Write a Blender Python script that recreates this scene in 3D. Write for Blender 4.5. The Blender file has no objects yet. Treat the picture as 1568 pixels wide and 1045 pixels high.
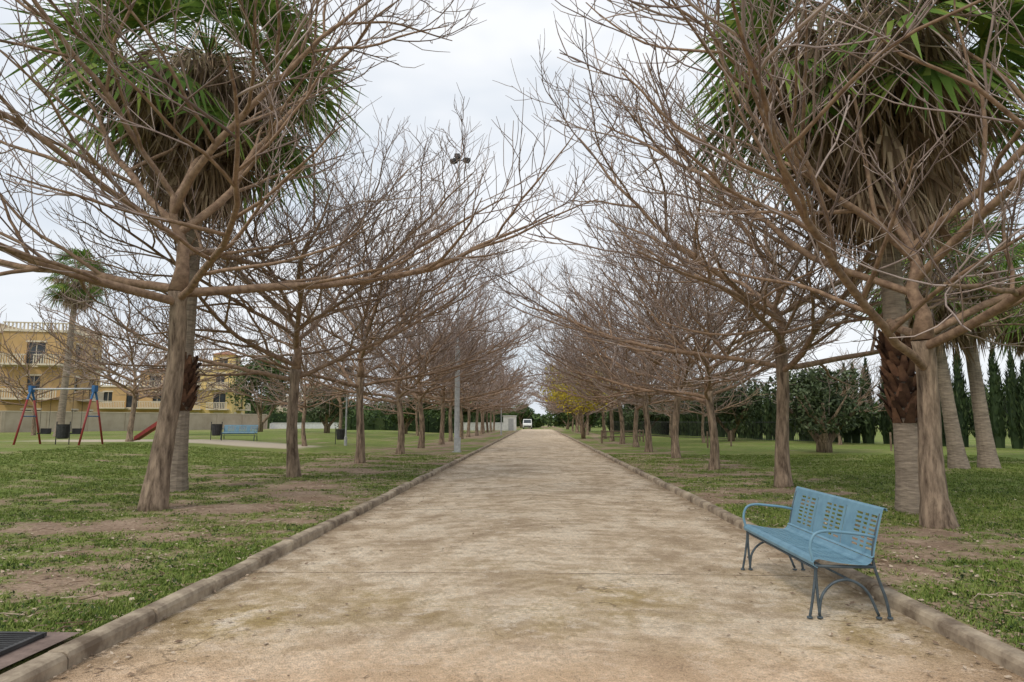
import bpy, math, random
import numpy as np
from mathutils import Vector, noise, Matrix
scene=bpy.context.scene
scene.view_settings.view_transform='Standard'
scene.view_settings.look='None'
scene.view_settings.exposure=0
rad=math.radians

# ------------------------------------------------------------------ materials
def new_mat(name):
    m=bpy.data.materials.new(name); m.use_nodes=True
    nt=m.node_tree; b=nt.nodes['Principled BSDF']
    return m,nt,b
def N(nt,t,**kw):
    n=nt.nodes.new(t)
    for k,v in kw.items(): setattr(n,k,v)
    return n
def ramp(nt,fac,stops):
    r=N(nt,'ShaderNodeValToRGB'); nt.links.new(fac,r.inputs[0])
    e=r.color_ramp.elements
    while len(e)<len(stops): e.new(0.5)
    for i,(p,c) in enumerate(stops):
        e[i].position=p; e[i].color=(c[0],c[1],c[2],1)
    return r.outputs[0]
def noise_tex(nt,scale,detail=5,rough=0.6,mapscale=None,coord='Object'):
    tc=N(nt,'ShaderNodeTexCoord'); o=tc.outputs[coord]
    if mapscale:
        mp=N(nt,'ShaderNodeMapping'); mp.inputs['Scale'].default_value=mapscale
        nt.links.new(o,mp.inputs[0]); o=mp.outputs[0]
    n=N(nt,'ShaderNodeTexNoise'); n.inputs['Scale'].default_value=scale
    n.inputs['Detail'].default_value=detail; n.inputs['Roughness'].default_value=rough
    nt.links.new(o,n.inputs['Vector']); return n.outputs['Fac']
def mix(nt,fac,a,b,mode='MIX'):
    m=N(nt,'ShaderNodeMix',data_type='RGBA',blend_type=mode)
    for i,v in ((0,fac),(6,a),(7,b)):
        if isinstance(v,(int,float)): m.inputs[i].default_value=v
        elif isinstance(v,tuple): m.inputs[i].default_value=(v[0],v[1],v[2],1)
        else: nt.links.new(v,m.inputs[i])
    return m.outputs[2]
def math_n(nt,op,a,b=None,c=None,clamp=False):
    m=N(nt,'ShaderNodeMath',operation=op); m.use_clamp=clamp
    for i,v in enumerate((a,b,c)):
        if v is None: continue
        if isinstance(v,(int,float)): m.inputs[i].default_value=v
        else: nt.links.new(v,m.inputs[i])
    return m.outputs[0]
def bump(nt,b,h,strength=0.4,dist=0.02):
    bp=N(nt,'ShaderNodeBump'); bp.inputs['Strength'].default_value=strength
    bp.inputs['Distance'].default_value=dist
    nt.links.new(h,bp.inputs['Height']); nt.links.new(bp.outputs[0],b.inputs['Normal'])
def simple(name,c1,c2,scale=6,rough=0.8,bs=0.3,bd=0.01,mapscale=None,metal=0,island=0,spec=0.3,lo=0.3,hi=0.7,det=5):
    m,nt,b=new_mat(name)
    f=noise_tex(nt,scale,det,0.65,mapscale)
    col=ramp(nt,f,[(lo,c1),(hi,c2)])
    if island:
        g=N(nt,'ShaderNodeNewGeometry')
        v=math_n(nt,'MULTIPLY_ADD',g.outputs['Random Per Island'],island,1-island*0.5)
        cb=N(nt,'ShaderNodeVectorMath',operation='SCALE')
        nt.links.new(col,cb.inputs[0]); nt.links.new(v,cb.inputs['Scale']); col=cb.outputs[0]
    nt.links.new(col,b.inputs['Base Color'])
    b.inputs['Roughness'].default_value=rough; b.inputs['Metallic'].default_value=metal
    b.inputs['Specular IOR Level'].default_value=spec
    if bs: bump(nt,b,f,bs,bd)
    return m
def leafmat(name,stops,scale=0.8,transl=0.0):
    m,nt,b=new_mat(name)
    g=N(nt,'ShaderNodeNewGeometry')
    f=noise_tex(nt,scale,1)
    v=math_n(nt,'MULTIPLY_ADD',g.outputs['Random Per Island'],0.55,math_n(nt,'MULTIPLY',f,0.5))
    col=ramp(nt,v,stops)
    nt.links.new(col,b.inputs['Base Color']); b.inputs['Roughness'].default_value=0.65
    b.inputs['Specular IOR Level'].default_value=0.2
    if transl:
        tr=N(nt,'ShaderNodeBsdfTranslucent'); nt.links.new(col,tr.inputs[0])
        mx=N(nt,'ShaderNodeMixShader'); mx.inputs[0].default_value=transl
        nt.links.new(b.outputs[0],mx.inputs[1]); nt.links.new(tr.outputs[0],mx.inputs[2])
        nt.links.new(mx.outputs[0],nt.nodes['Material Output'].inputs[0])
    return m

M_trunk=simple('bark_trunk',(0.09,0.062,0.043),(0.40,0.30,0.215),5,0.95,1.0,0.05,(2.4,2.4,0.5),lo=0.34,hi=0.66)
M_limb=simple('bark_limb',(0.16,0.10,0.068),(0.38,0.26,0.175),9,0.9,0.3,0.01,det=3)
M_twig,nt_,b_=new_mat('bark_twig')
b_.inputs['Roughness'].default_value=0.9; b_.inputs['Specular IOR Level'].default_value=0.2
g_=N(nt_,'ShaderNodeNewGeometry')
nt_.links.new(ramp(nt_,g_.outputs['Random Per Island'],[(0,(0.18,0.13,0.112)),(0.6,(0.31,0.24,0.21)),(1,(0.45,0.37,0.33))]),b_.inputs['Base Color'])
M_palmtrunk=simple('palm_trunk',(0.14,0.11,0.085),(0.38,0.31,0.24),4,0.95,0.8,0.03,(1,1,5))
M_boot=simple('palm_boot',(0.06,0.03,0.02),(0.22,0.115,0.07),6,0.9,0.3,0.01,island=1.2)
M_deadfrond=leafmat('dead_frond',[(0.15,(0.08,0.05,0.033)),(0.5,(0.29,0.20,0.13)),(0.85,(0.60,0.47,0.33))],1.0)
M_frond=leafmat('green_frond',[(0.2,(0.05,0.10,0.02)),(0.55,(0.14,0.24,0.045)),(0.9,(0.34,0.40,0.09))],1.0,0.35)
M_olive=leafmat('olive_leaf',[(0.2,(0.03,0.045,0.022)),(0.6,(0.085,0.12,0.055)),(0.9,(0.17,0.20,0.11))])
M_cyp=leafmat('cypress_leaf',[(0.2,(0.012,0.024,0.010)),(0.6,(0.036,0.06,0.022)),(0.9,(0.08,0.105,0.04))],0.6)
M_ever=leafmat('evergreen_leaf',[(0.2,(0.025,0.045,0.017)),(0.6,(0.07,0.115,0.035)),(0.9,(0.15,0.20,0.06))])
M_yellow=leafmat('yellow_leaf',[(0.2,(0.22,0.19,0.02)),(0.6,(0.55,0.45,0.05)),(0.9,(0.7,0.58,0.08))],0.8,0.3)
M_grass=leafmat('grass_blade',[(0.15,(0.06,0.10,0.018)),(0.5,(0.14,0.205,0.037)),(0.76,(0.24,0.28,0.07)),(0.94,(0.44,0.38,0.20))],0.7)
M_litter=leafmat('dry_leaf',[(0.15,(0.13,0.08,0.05)),(0.5,(0.30,0.21,0.14)),(0.9,(0.62,0.52,0.40))],2)
M_conc=simple('kerb_concrete',(0.16,0.12,0.085),(0.46,0.38,0.28),3.5,0.95,0.6,0.01,lo=0.36,hi=0.64)
M_blue=simple('bench_blue_paint',(0.115,0.235,0.325),(0.18,0.335,0.43),7,0.5,0.05,0.002,spec=0.5)
M_frame=simple('bench_frame_paint',(0.03,0.045,0.055),(0.09,0.12,0.14),14,0.5,0.1,0.002,spec=0.5)
M_galv=simple('galvanised',(0.34,0.35,0.36),(0.55,0.56,0.57),6,0.5,0.05,0.003,metal=0.2)
M_dark=simple('dark_metal',(0.02,0.02,0.022),(0.06,0.06,0.06),8,0.5,0.1,0.003)
M_glass=simple('window_glass',(0.02,0.025,0.03),(0.06,0.07,0.08),1,0.15,0)
M_white=simple('white_paint',(0.6,0.6,0.58),(0.8,0.8,0.78),3,0.7,0.05,0.005)
M_yel1=simple('yellow_render',(0.62,0.46,0.18),(0.74,0.57,0.26),0.8,0.9,0.1,0.01)
M_yel2=simple('ochre_render',(0.46,0.30,0.13),(0.58,0.39,0.19),0.8,0.9,0.1,0.01)
M_cream=simple('cream_render',(0.58,0.50,0.38),(0.70,0.62,0.49),0.8,0.9,0.1,0.01)
M_wall=simple('beige_wall',(0.38,0.31,0.23),(0.52,0.44,0.34),0.7,0.9,0.2,0.02)
M_tile=simple('roof_tile',(0.22,0.10,0.06),(0.38,0.19,0.11),5,0.9,0.3,0.03)
M_red=simple('red_paint',(0.20,0.03,0.03),(0.32,0.05,0.04),5,0.5,0)
M_bluep=simple('play_blue',(0.03,0.11,0.27),(0.06,0.17,0.36),5,0.5,0)
M_rubber=simple('rubber',(0.015,0.015,0.015),(0.03,0.03,0.03),5,0.9,0)
M_wood=simple('weathered_wood',(0.13,0.09,0.06),(0.28,0.21,0.15),8,0.9,0.2,0.01)
M_paving=simple('cross_paving',(0.13,0.095,0.08),(0.27,0.20,0.17),6,0.95,0.5,0.01)

# ------------------------------------------------------------------ geometry helpers
class Acc:
    def __init__(s): s.v=[]; s.f=[]; s.m=[]
    def quad(s,a,b,c,d,mat=0):
        i=len(s.v); s.v+= [tuple(a),tuple(b),tuple(c),tuple(d)]; s.f.append((i,i+1,i+2,i+3)); s.m.append(mat)
    def box(s,c,sz,mat=0,rot=0):
        cx,cy,cz=c; hx,hy,hz=sz[0]/2,sz[1]/2,sz[2]/2; i=len(s.v); co,si=math.cos(rot),math.sin(rot)
        for z in(-hz,hz):
            for x,y in((-hx,-hy),(hx,-hy),(hx,hy),(-hx,hy)):
                s.v.append((cx+x*co-y*si,cy+x*si+y*co,cz+z))
        for f in((0,3,2,1),(4,5,6,7),(0,1,5,4),(1,2,6,5),(2,3,7,6),(3,0,4,7)):
            s.f.append(tuple(i+k for k in f)); s.m.append(mat)
    def tube(s,pts,rads,sides=6,mat=0,cap=True):
        pts=[Vector(p) for p in pts]; n=len(pts)
        if not hasattr(rads,'__len__'): rads=[rads]*n
        t=(pts[1]-pts[0]).normalized()
        u=t.orthogonal().normalized(); base=len(s.v)
        for k in range(n):
            if k==0: tt=t
            elif k==n-1: tt=(pts[k]-pts[k-1]).normalized()
            else: tt=(pts[k+1]-pts[k-1]).normalized()
            u=(u-tt*u.dot(tt))
            u=u.normalized() if u.length>1e-6 else tt.orthogonal().normalized()
            w=tt.cross(u); p=pts[k]; r=rads[k]
            for j in range(sides):
                a=2*math.pi*j/sides; c=math.cos(a)*r; d=math.sin(a)*r
                s.v.append((p.x+u.x*c+w.x*d,p.y+u.y*c+w.y*d,p.z+u.z*c+w.z*d))
        for k in range(n-1):
            b0=base+k*sides; b1=b0+sides
            for j in range(sides):
                j2=(j+1)%sides
                s.f.append((b0+j,b0+j2,b1+j2,b1+j)); s.m.append(mat)
        if cap and sides>=5:
            s.f.append(tuple(base+j for j in range(sides-1,-1,-1))); s.m.append(mat)
            s.f.append(tuple(base+(n-1)*sides+j for j in range(sides))); s.m.append(mat)
    def mesh(s,name,mats,smooth=False):
        me=bpy.data.meshes.new(name); me.from_pydata(s.v,[],s.f)
        for m in mats: me.materials.append(m)
        me.polygons.foreach_set('material_index',s.m)
        if smooth: me.polygons.foreach_set('use_smooth',[True]*len(s.f))
        me.update(); return me
    def obj(s,name,mats,parent=None,smooth=False,loc=(0,0,0),rotz=0):
        o=bpy.data.objects.new(name,s.mesh(name,mats,smooth)); scene.collection.objects.link(o)
        o.location=loc; o.rotation_euler=(0,0,rotz)
        if parent: o.parent=parent
        return o
def empty(name,loc=(0,0,0),rotz=0):
    e=bpy.data.objects.new(name,None); scene.collection.objects.link(e)
    e.location=loc; e.rotation_euler=(0,0,rotz); e.empty_display_size=0.3; return e
def fast_mesh(name,V,mats,midx=None):
    n,k=V.shape[:2]; me=bpy.data.meshes.new(name)
    me.vertices.add(n*k); me.vertices.foreach_set('co',V.reshape(-1).astype(np.float32))
    me.loops.add(n*k); me.loops.foreach_set('vertex_index',np.arange(n*k,dtype=np.int32))
    me.polygons.add(n); me.polygons.foreach_set('loop_start',np.arange(0,n*k,k,dtype=np.int32))
    me.polygons.foreach_set('loop_total',np.full(n,k,dtype=np.int32))
    for m in mats: me.materials.append(m)
    if midx is not None: me.polygons.foreach_set('material_index',midx.astype(np.int32))
    me.update(calc_edges=True); return me
def link(name,me,loc=(0,0,0),rotz=0,sc=(1,1,1),parent=None):
    o=bpy.data.objects.new(name,me); scene.collection.objects.link(o)
    o.location=loc; o.rotation_euler=(0,0,rotz); o.scale=sc
    if parent: o.parent=parent
    return o
def sst(t): t=max(0,min(1,t)); return t*t*(3-2*t)
def nz(x,y,s,o=0): return noise.noise(Vector((x*s+o,y*s-o,o*1.7)))
def gz(x,y):
    a=abs(x)
    if a<3.0: return -0.03
    h=0.075*sst((a-3.0)/0.1)
    h+=0.04*nz(x,y,0.5,3)*sst((a-3.2)/1.5)+0.014*nz(x,y,2.2,9)*sst((a-3.2)/1)
    if x<0: h+=0.45*sst((-x-9)/10)
    return h
def gmask(x,y):
    a=abs(x)
    m=0.61+0.66*nz(x,y*1.6,0.5,11)+0.55*nz(x,y*1.8,1.5,5)+0.3*nz(x,y*1.3,4,2)
    if x<0:
        m-=0.20*math.exp(-((x+6.2)/1.6)**2)*sst((y-5)/3)
        m-=0.10*math.exp(-((x+4.3)/1.0)**2)*sst((y-9)/6)
        m-=0.45*math.exp(-((x+4.4)/0.55)**2-((y-6.1)/0.7)**2)
        m-=0.35*math.exp(-((x+7.2)/1.6)**2-((y-9.6)/0.6)**2)
        m+=0.3*sst((-x-8)/4)
    else:
        m-=0.08*math.exp(-((x-4.6)/1.5)**2)
        m+=0.45*sst((x-6.2)/2.5)
    return max(0,min(1,m))
def smask(x,y):
    return sst((x+26)/1)*sst((-x-11.5)/1)*sst((y-33)/1)*sst((38.5-y)/1)

# ------------------------------------------------------------------ ground
def axis(dense0,dense1,step,far,extra=()):
    c=list(np.arange(dense0,dense1+1e-6,step)); s=step; v=dense1
    while v<far: s*=1.25; v+=s; c.append(v)
    s=step; v=dense0
    while v>-far: s*=1.25; v-=s; c.append(v)
    c=[x for x in c if all(abs(x-e)>0.05 for e in extra)]+list(extra)
    return sorted(c)
xs=axis(-14,14,0.2,900,(-3.10,-3.0,3.0,3.10)); ys=axis(0,34,0.25,1200)
nx,ny=len(xs),len(ys)
gv=[];ga=[];gs=[]
for y in ys:
    for x in xs:
        gv.append((x,y,gz(x,y))); ga.append(gmask(x,y)); gs.append(smask(x,y))
gf=[(j*nx+i,j*nx+i+1,(j+1)*nx+i+1,(j+1)*nx+i) for j in range(ny-1) for i in range(nx-1)]
me=bpy.data.meshes.new('ground'); me.from_pydata(gv,[],gf)
a=me.attributes.new('grass','FLOAT','POINT'); a.data.foreach_set('value',ga)
a=me.attributes.new('sand','FLOAT','POINT'); a.data.foreach_set('value',gs)
me.polygons.foreach_set('use_smooth',[True]*len(gf))
m,nt,b=new_mat('lawn_ground')
at=N(nt,'ShaderNodeAttribute',attribute_name='grass'); at2=N(nt,'ShaderNodeAttribute',attribute_name='sand')
n1=noise_tex(nt,1.1,5,0.7); n2=noise_tex(nt,14,4,0.75); n3=noise_tex(nt,45,2,0.7); n0=noise_tex(nt,0.22,3,0.6); n5=noise_tex(nt,4.0,4,0.7)
dirt=ramp(nt,n1,[(0.3,(0.22,0.15,0.10)),(0.5,(0.34,0.245,0.175)),(0.7,(0.50,0.375,0.28))])
dirt=mix(nt,ramp(nt,n2,[(0.45,(0,0,0)),(0.65,(0.7,0.7,0.7))]),dirt,(0.17,0.11,0.07))
gr=ramp(nt,n2,[(0.30,(0.06,0.095,0.018)),(0.5,(0.14,0.205,0.034)),(0.70,(0.27,0.31,0.08))])
gr2=ramp(nt,n1,[(0.35,(0.13,0.23,0.03)),(0.65,(0.24,0.27,0.07))])
gr=mix(nt,0.5,gr,gr2)
gr=mix(nt,ramp(nt,n5,[(0.40,(0.75,0.75,0.75)),(0.55,(0,0,0))]),gr,(0.085,0.125,0.022))
gr=mix(nt,ramp(nt,n0,[(0.45,(0,0,0)),(0.62,(0.5,0.5,0.5))]),gr,(0.26,0.25,0.09))
mk=math_n(nt,'ADD',at.outputs['Fac'],math_n(nt,'MULTIPLY_ADD',n5,1.5,-0.75))
mk=math_n(nt,'ADD',mk,math_n(nt,'MULTIPLY_ADD',n2,1.2,-0.6))
mk=math_n(nt,'ADD',mk,math_n(nt,'MULTIPLY_ADD',n3,0.8,-0.4))
mk=math_n(nt,'MULTIPLY_ADD',mk,2.6,-0.75,clamp=True)
col=mix(nt,mk,dirt,gr)
col=mix(nt,ramp(nt,n3,[(0.56,(0,0,0)),(0.68,(0.65,0.65,0.65))]),col,(0.40,0.31,0.21))
col=mix(nt,at2.outputs['Fac'],col,(0.50,0.43,0.33))
nt.links.new(col,b.inputs['Base Color']); b.inputs['Roughness'].default_value=0.95
b.inputs['Specular IOR Level'].default_value=0.15
bump(nt,b,math_n(nt,'ADD',n2,n5),0.8,0.05)
me.materials.append(m); link('ground',me)

# path sheet
pa=Acc()
pxs=np.linspace(-2.99,2.99,13); pys=[-3]+list(np.arange(-1,40,1.0))+list(np.arange(40,131,5.0))
for y in pys:
    for x in pxs: pa.v.append((float(x),float(y),0.0+0.012*(1-(x/2.95)**2)+0.004*nz(x,y,0.8,4)))
for j in range(len(pys)-1):
    for i in range(12): pa.f.append((j*13+i,j*13+i+1,(j+1)*13+i+1,(j+1)*13+i)); pa.m.append(0)
m,nt,b=new_mat('path_surface')
tc=N(nt,'ShaderNodeTexCoord'); sx=N(nt,'ShaderNodeSeparateXYZ'); nt.links.new(tc.outputs['Object'],sx.inputs[0])
X,Y=sx.outputs[0],sx.outputs[1]
a1=noise_tex(nt,0.9,6,0.74,(1.0,0.9,1)); a2=noise_tex(nt,3.2,6,0.74); a3=noise_tex(nt,26,3,0.75); a4=noise_tex(nt,90,2,0.6); a5=noise_tex(nt,0.45,4,0.6)
base=ramp(nt,a1,[(0.38,(0.54,0.41,0.275)),(0.48,(0.69,0.545,0.385)),(0.58,(0.80,0.67,0.51))])
stain=ramp(nt,a2,[(0.50,(0,0,0)),(0.60,(0.6,0.6,0.6))])
base=mix(nt,stain,base,(0.42,0.31,0.205))
pale=ramp(nt,a2,[(0.37,(0.75,0.75,0.75)),(0.45,(0,0,0))])
base=mix(nt,pale,base,(0.84,0.72,0.565))
nearp=math_n(nt,'MULTIPLY_ADD',Y,-0.7,3.8,clamp=True)
base=mix(nt,math_n(nt,'MULTIPLY',nearp,0.6),base,(0.78,0.50,0.30))
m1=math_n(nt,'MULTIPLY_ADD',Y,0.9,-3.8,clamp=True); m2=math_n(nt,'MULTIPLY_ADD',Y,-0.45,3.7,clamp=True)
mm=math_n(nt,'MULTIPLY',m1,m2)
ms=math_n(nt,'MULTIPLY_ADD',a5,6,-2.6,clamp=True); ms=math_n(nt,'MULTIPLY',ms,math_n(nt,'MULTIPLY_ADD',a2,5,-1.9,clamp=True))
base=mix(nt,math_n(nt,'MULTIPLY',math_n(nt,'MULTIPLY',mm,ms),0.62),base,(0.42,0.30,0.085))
ex=math_n(nt,'MULTIPLY_ADD',math_n(nt,'ABSOLUTE',X),1.6,-3.9); ex=math_n(nt,'ADD',ex,math_n(nt,'MULTIPLY_ADD',a2,2.4,-1.3),clamp=True)
base=mix(nt,math_n(nt,'MULTIPLY',ex,0.7),base,(0.28,0.195,0.12))
dk=math_n(nt,'MULTIPLY',math_n(nt,'MULTIPLY_ADD',a3,9,-4.6,clamp=True),math_n(nt,'MULTIPLY_ADD',a1,-8,4.2,clamp=True))
base=mix(nt,math_n(nt,'MULTIPLY',dk,0.7),base,(0.22,0.155,0.10))
jy=math_n(nt,'MULTIPLY_ADD',a2,0.10,Y); jm=math_n(nt,'MODULO',math_n(nt,'ADD',jy,2.78+50),5.0)
jl=math_n(nt,'LESS_THAN',jm,0.026); jl=math_n(nt,'MULTIPLY',jl,math_n(nt,'MULTIPLY_ADD',a1,6,-2.2,clamp=True))
base=mix(nt,math_n(nt,'MULTIPLY',jl,0.8),base,(0.13,0.09,0.06))
vo=N(nt,'ShaderNodeTexVoronoi',feature='DISTANCE_TO_EDGE'); vo.inputs['Scale'].default_value=0.45
wa=N(nt,'ShaderNodeVectorMath',operation='ADD'); nt.links.new(tc.outputs['Object'],wa.inputs[0])
nn=N(nt,'ShaderNodeTexNoise'); nn.inputs['Scale'].default_value=2.5; nn.inputs['Detail'].default_value=4
nt.links.new(tc.outputs['Object'],nn.inputs['Vector']); nt.links.new(nn.outputs['Color'],wa.inputs[1])
nt.links.new(wa.outputs[0],vo.inputs['Vector'])
ck=math_n(nt,'LESS_THAN',vo.outputs['Distance'],0.006); ck=math_n(nt,'MULTIPLY',ck,math_n(nt,'MULTIPLY_ADD',a5,8,-3.6,clamp=True))
base=mix(nt,math_n(nt,'MULTIPLY',ck,0.6),base,(0.20,0.14,0.09))
grain=math_n(nt,'ADD',a3,a4)
gs_=N(nt,'ShaderNodeVectorMath',operation='SCALE'); nt.links.new(base,gs_.inputs[0]); nt.links.new(math_n(nt,'MULTIPLY_ADD',grain,1.1,-0.18),gs_.inputs['Scale'])
nt.links.new(gs_.outputs[0],b.inputs['Base Color']); b.inputs['Roughness'].default_value=0.93
b.inputs['Specular IOR Level'].default_value=0.2
bump(nt,b,math_n(nt,'ADD',math_n(nt,'MULTIPLY',a2,1.5),grain),0.8,0.03)
pa.obj('sandy_path',[m],smooth=True)

# kerbs
rg=random.Random(3)
def kerb(side):
    k=Acc(); y=-1.6
    while y<112:
        L=1.0-0.014; dx=rg.uniform(-0.012,0.012); dz=rg.uniform(-0.016,0.008); dx2=dx+rg.uniform(-0.01,0.01)
        prof=[(2.95,-0.06),(2.952,0.07),(2.965,0.098),(2.99,0.11),(3.075,0.112),(3.10,0.10),(3.11,0.08),(3.115,-0.06)]
        i=len(k.v)
        for t,yy in((0,y),(0.02,y+0.015),(0.98,y+L-0.015),(1,y+L)):
            sh=0.010 if t in(0,1) else 0
            for px,pz in prof: k.v.append((side*(px+(dx if t<0.5 else dx2)),yy,pz+dz-(sh if pz>0 else 0)))
        n=len(prof)
        for s in range(3):
            for q in range(n-1):
                f=(i+s*n+q,i+s*n+q+1,i+(s+1)*n+q+1,i+(s+1)*n+q); k.f.append(f if side<0 else f[::-1]); k.m.append(0)
        k.f.append(tuple(i+q for q in range(n))); k.m.append(0); k.f.append(tuple(i+3*n+q for q in range(n))[::-1]); k.m.append(0)
        y+=1.0
    k.obj('concrete_kerb',[M_conc])
kerb(-1); kerb(1)

p=Acc()
p.quad((-9,-2,0.118),(-3.12,-2,0.118),(-3.12,4.75,0.118),(-9,4.75,0.118)); p.quad((3.12,-2,0.118),(9,-2,0.118),(9,4.75,0.118),(3.12,4.75,0.118))
p.obj('cross_paving',[M_paving])
g=Acc()
for i in range(22): g.box((-3.56,3.75+i*0.04,0.135),(0.5,0.016,0.02))
g.box((-3.30,4.17,0.136),(0.03,0.9,0.026)); g.box((-3.82,4.17,0.136),(0.03,0.9,0.026))
for yy in(3.71,4.63): g.box((-3.56,yy,0.137),(0.56,0.03,0.026))
g.obj('drain_grate',[M_dark])

# ------------------------------------------------------------------ grass blades, litter
rs=np.random.RandomState(5); rr=random.Random(8)
tp=[]
while len(tp)<54000:
    y=4.78+ (rr.random()**1.9)*26; s=rr.choice((-1,1)); x=s*(3.13+rr.random()**1.1*(10+ y*0.2))
    if abs(x)>y*0.80+1.2: continue
    mk_=gmask(x,y)
    if rr.random()<(mk_*1.7-0.32): tp.append((x,y,gz(x,y),mk_))
T=np.array(tp); nb=7
P=np.repeat(T,nb,axis=0); n=len(P)
ang=rs.rand(n)*2*np.pi; off=np.abs(rs.randn(n))*0.03; an2=rs.rand(n)*2*np.pi
bx=P[:,0]+np.cos(an2)*off; by=P[:,1]+np.sin(an2)*off; bz=P[:,2]-0.005
h=(0.015+0.04*rs.rand(n)**1.3)*(0.45+P[:,3]*0.7); w=0.0035+0.004*rs.rand(n)+P[:,1]*0.00018; lean=rs.rand(n)*0.05
V=np.zeros((n,3,3)); ca,sa=np.cos(ang),np.sin(ang)
V[:,0]=np.stack([bx-ca*w,by-sa*w,bz],1); V[:,1]=np.stack([bx+ca*w,by+sa*w,bz],1)
V[:,2]=np.stack([bx-sa*lean+ca*0.01,by+ca*lean,bz+h],1)
link('lawn_grass',fast_mesh('lawn_grass',V,[M_grass]))
lp=[]
while len(lp)<26000:
    y=3.0+rr.random()**1.8*28; s=rr.choice((-1,1))
    on=rr.random()<0.06
    x=s*(rr.random()**0.2*2.94 if on else 3.14+abs(rr.gauss(0,3.5)))
    if abs(x)>y*0.85+1.5 or abs(x)>13: continue
    if not on and y<4.75: continue
    z=0.018 if on else gz(x,y)+0.016
    lp.append((x,y,z))
L=np.array(lp); n=len(L); a=rs.rand(n)*6.28; l=0.009+0.026*rs.rand(n)**2; w=l*(0.3+0.4*rs.rand(n))
d=np.stack([np.cos(a),np.sin(a),rs.randn(n)*0.25],1); e=np.stack([-np.sin(a),np.cos(a),rs.randn(n)*0.3],1)
V=np.stack([L-d*l[:,None],L+e*w[:,None],L+d*l[:,None],L-e*w[:,None]],1); V[:,:,2]=np.maximum(V[:,:,2],L[:,None,2]-0.004)
link('fallen_leaves',fast_mesh('fallen_leaves',V,[M_litter]))
tw=Acc()
for i in range(420):
    y=4.9+rr.random()**1.5*16; s=rr.choice((-1,1)); x=s*(3.2+abs(rr.gauss(0,2.6)))
    a_=rr.random()*6.28; l_=0.05+rr.random()*0.18; z=gz(x,y)+0.02
    tw.tube([(x,y,z),(x+math.cos(a_)*l_,y+math.sin(a_)*l_,z+0.01),(x+math.cos(a_+.3)*l_*1.8,y+math.sin(a_+.3)*l_*1.8,z)],[0.005,0.004,0.003],4)
tw.obj('fallen_twigs',[M_litter])

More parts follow.
